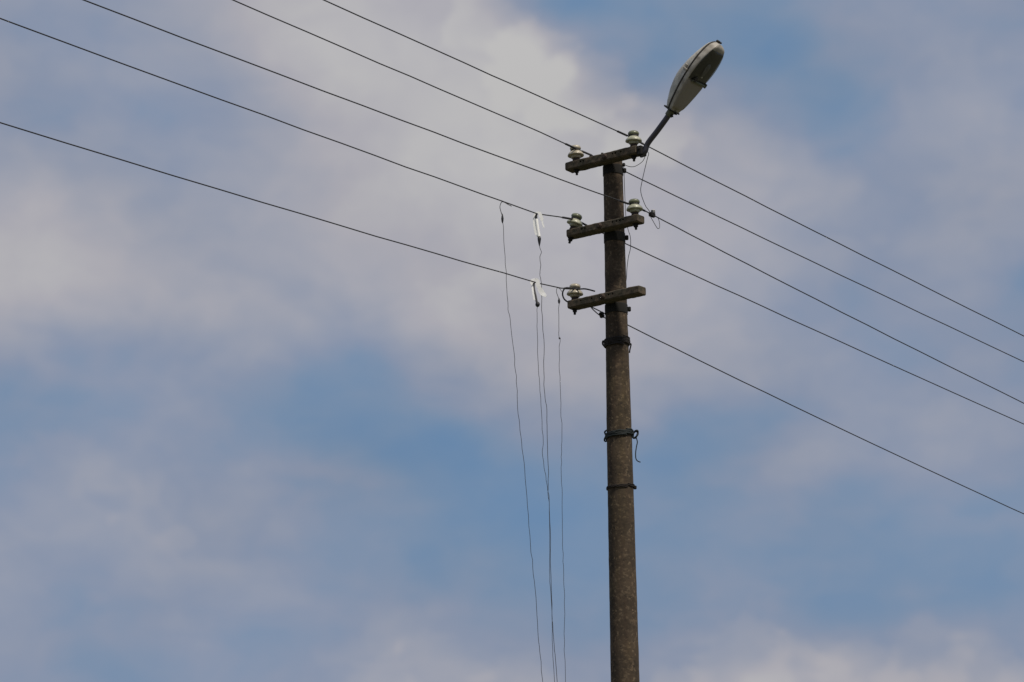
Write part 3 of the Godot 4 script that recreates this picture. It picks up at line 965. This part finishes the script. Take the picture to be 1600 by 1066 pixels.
func rep(v: Vector3, n: int) -> Array:
	var out := []
	for k in n:
		out.append(v)
	return out

func lead_c(dark: Material, grey: Material, white: Material, pale: Material) -> void:
	var b := Vector3(-0.289, 8.8, 0.739)
	var o := thing("hanging_lead", "hanging lead with a bent white plastic hook on the lowest wire", "hanging lead", b, "leads hooked onto the overhead wires")
	var st := begin()
	tube(st, curve([Vector3(-0.012, 0.0, 0.008), Vector3(-0.012, -0.05, 0.008), Vector3(-0.002, -0.11, 0.002), Vector3(0.006, -0.17, -0.004)], 4), 0.0095, 10)
	part("hook", finish(st), grey, o)
	st = begin()
	band(st, curve([Vector3(0.0, -0.15, 0.02), Vector3(-0.012, -0.08, 0.022), Vector3(-0.022, 0.0, 0.018), Vector3(-0.014, 0.034, 0.012), Vector3(0.008, 0.026, -0.004), Vector3(0.02, -0.03, -0.012), Vector3(0.045, -0.09, -0.03), Vector3(0.075, -0.118, -0.04)], 4), rep(Vector3(0.006, 0, -0.004), 8) + rep(Vector3(0.015, 0.003, -0.009), 14) + rep(Vector3(0.017, 0.006, -0.011), 4) + rep(Vector3(0.006, 0.01, -0.004), 3), 0.002)
	part("strip", finish(st), white, o)
	drop(o, "knob", [Vector2(0.0, -0.02), Vector2(0.012, -0.016), Vector2(0.0185, -0.004), Vector2(0.0185, 0.008), Vector2(0.011, 0.022), Vector2(0.0, 0.026)], Transform3D(Basis.IDENTITY, Vector3(0.01, -0.185, -0.008)), dark)
	lead(o, b, [Vector3(-0.28, 8.6, 0.729), Vector3(-0.287, 8.482, 0.732), Vector3(-0.287, 8.106, 0.726), Vector3(-0.278, 7.892, 0.717), Vector3(-0.269, 7.52, 0.704), Vector3(-0.273, 7.361, 0.704), Vector3(-0.259, 7.203, 0.692), Vector3(-0.246, 7.071, 0.68), Vector3(-0.239, 6.993, 0.674), Vector3(-0.243, 6.627, 0.671), Vector3(-0.248, 6.368, 0.671), Vector3(-0.241, 6.11, 0.662), Vector3(-0.243, 5.853, 0.659), Vector3(-0.238, 5.516, 0.65)], Vector3(-0.1, 0.0, 0.48), 0.002, lead_cover, 503)

func lead_d(dark: Material, grey: Material) -> void:
	var b := Vector3(-0.289, 8.815, 0.432)
	var o := thing("hanging_lead", "rightmost hanging lead, nearest the pole, with a small dark weight", "hanging lead", b, "leads hooked onto the overhead wires")
	var st := begin()
	tube(st, curve([Vector3(0.0, -0.005, -0.06), Vector3(0.006, 0.008, -0.03), Vector3(0.004, 0.012, 0.0), Vector3(-0.004, 0.0, 0.006), Vector3(-0.004, -0.03, 0.006), Vector3(0.004, -0.06, 0.0), Vector3(0.01, -0.085, -0.005)], 5), 0.0026, 6)
	part("hook", finish(st), grey, o)
	drop(o, "weight", [Vector2(0.003, -0.026), Vector2(0.008, -0.014), Vector2(0.0105, 0.0), Vector2(0.006, 0.016), Vector2(0.003, 0.026)], Transform3D(Basis.IDENTITY, Vector3(0.01, -0.1, -0.006)), dark)
	drop(o, "knot", [Vector2(0.0, -0.012), Vector2(0.007, -0.006), Vector2(0.007, 0.006), Vector2(0.0, 0.012)], Transform3D(Basis(Vector3.BACK, 0.6), Vector3(0.011, -0.42, -0.002)), dark)
	lead(o, b, [Vector3(-0.279, 8.74, 0.426), Vector3(-0.282, 8.548, 0.432), Vector3(-0.281, 8.405, 0.434), Vector3(-0.274, 8.383, 0.43), Vector3(-0.28, 8.22, 0.436), Vector3(-0.273, 7.893, 0.438), Vector3(-0.267, 7.57, 0.439), Vector3(-0.272, 7.302, 0.449), Vector3(-0.27, 7.035, 0.452), Vector3(-0.268, 6.665, 0.458), Vector3(-0.261, 6.454, 0.457), Vector3(-0.258, 6.193, 0.46), Vector3(-0.26, 5.881, 0.467), Vector3(-0.254, 5.54, 0.469)], Vector3(-0.15, 0.0, 0.4), 0.0021, lead_cover, 504)
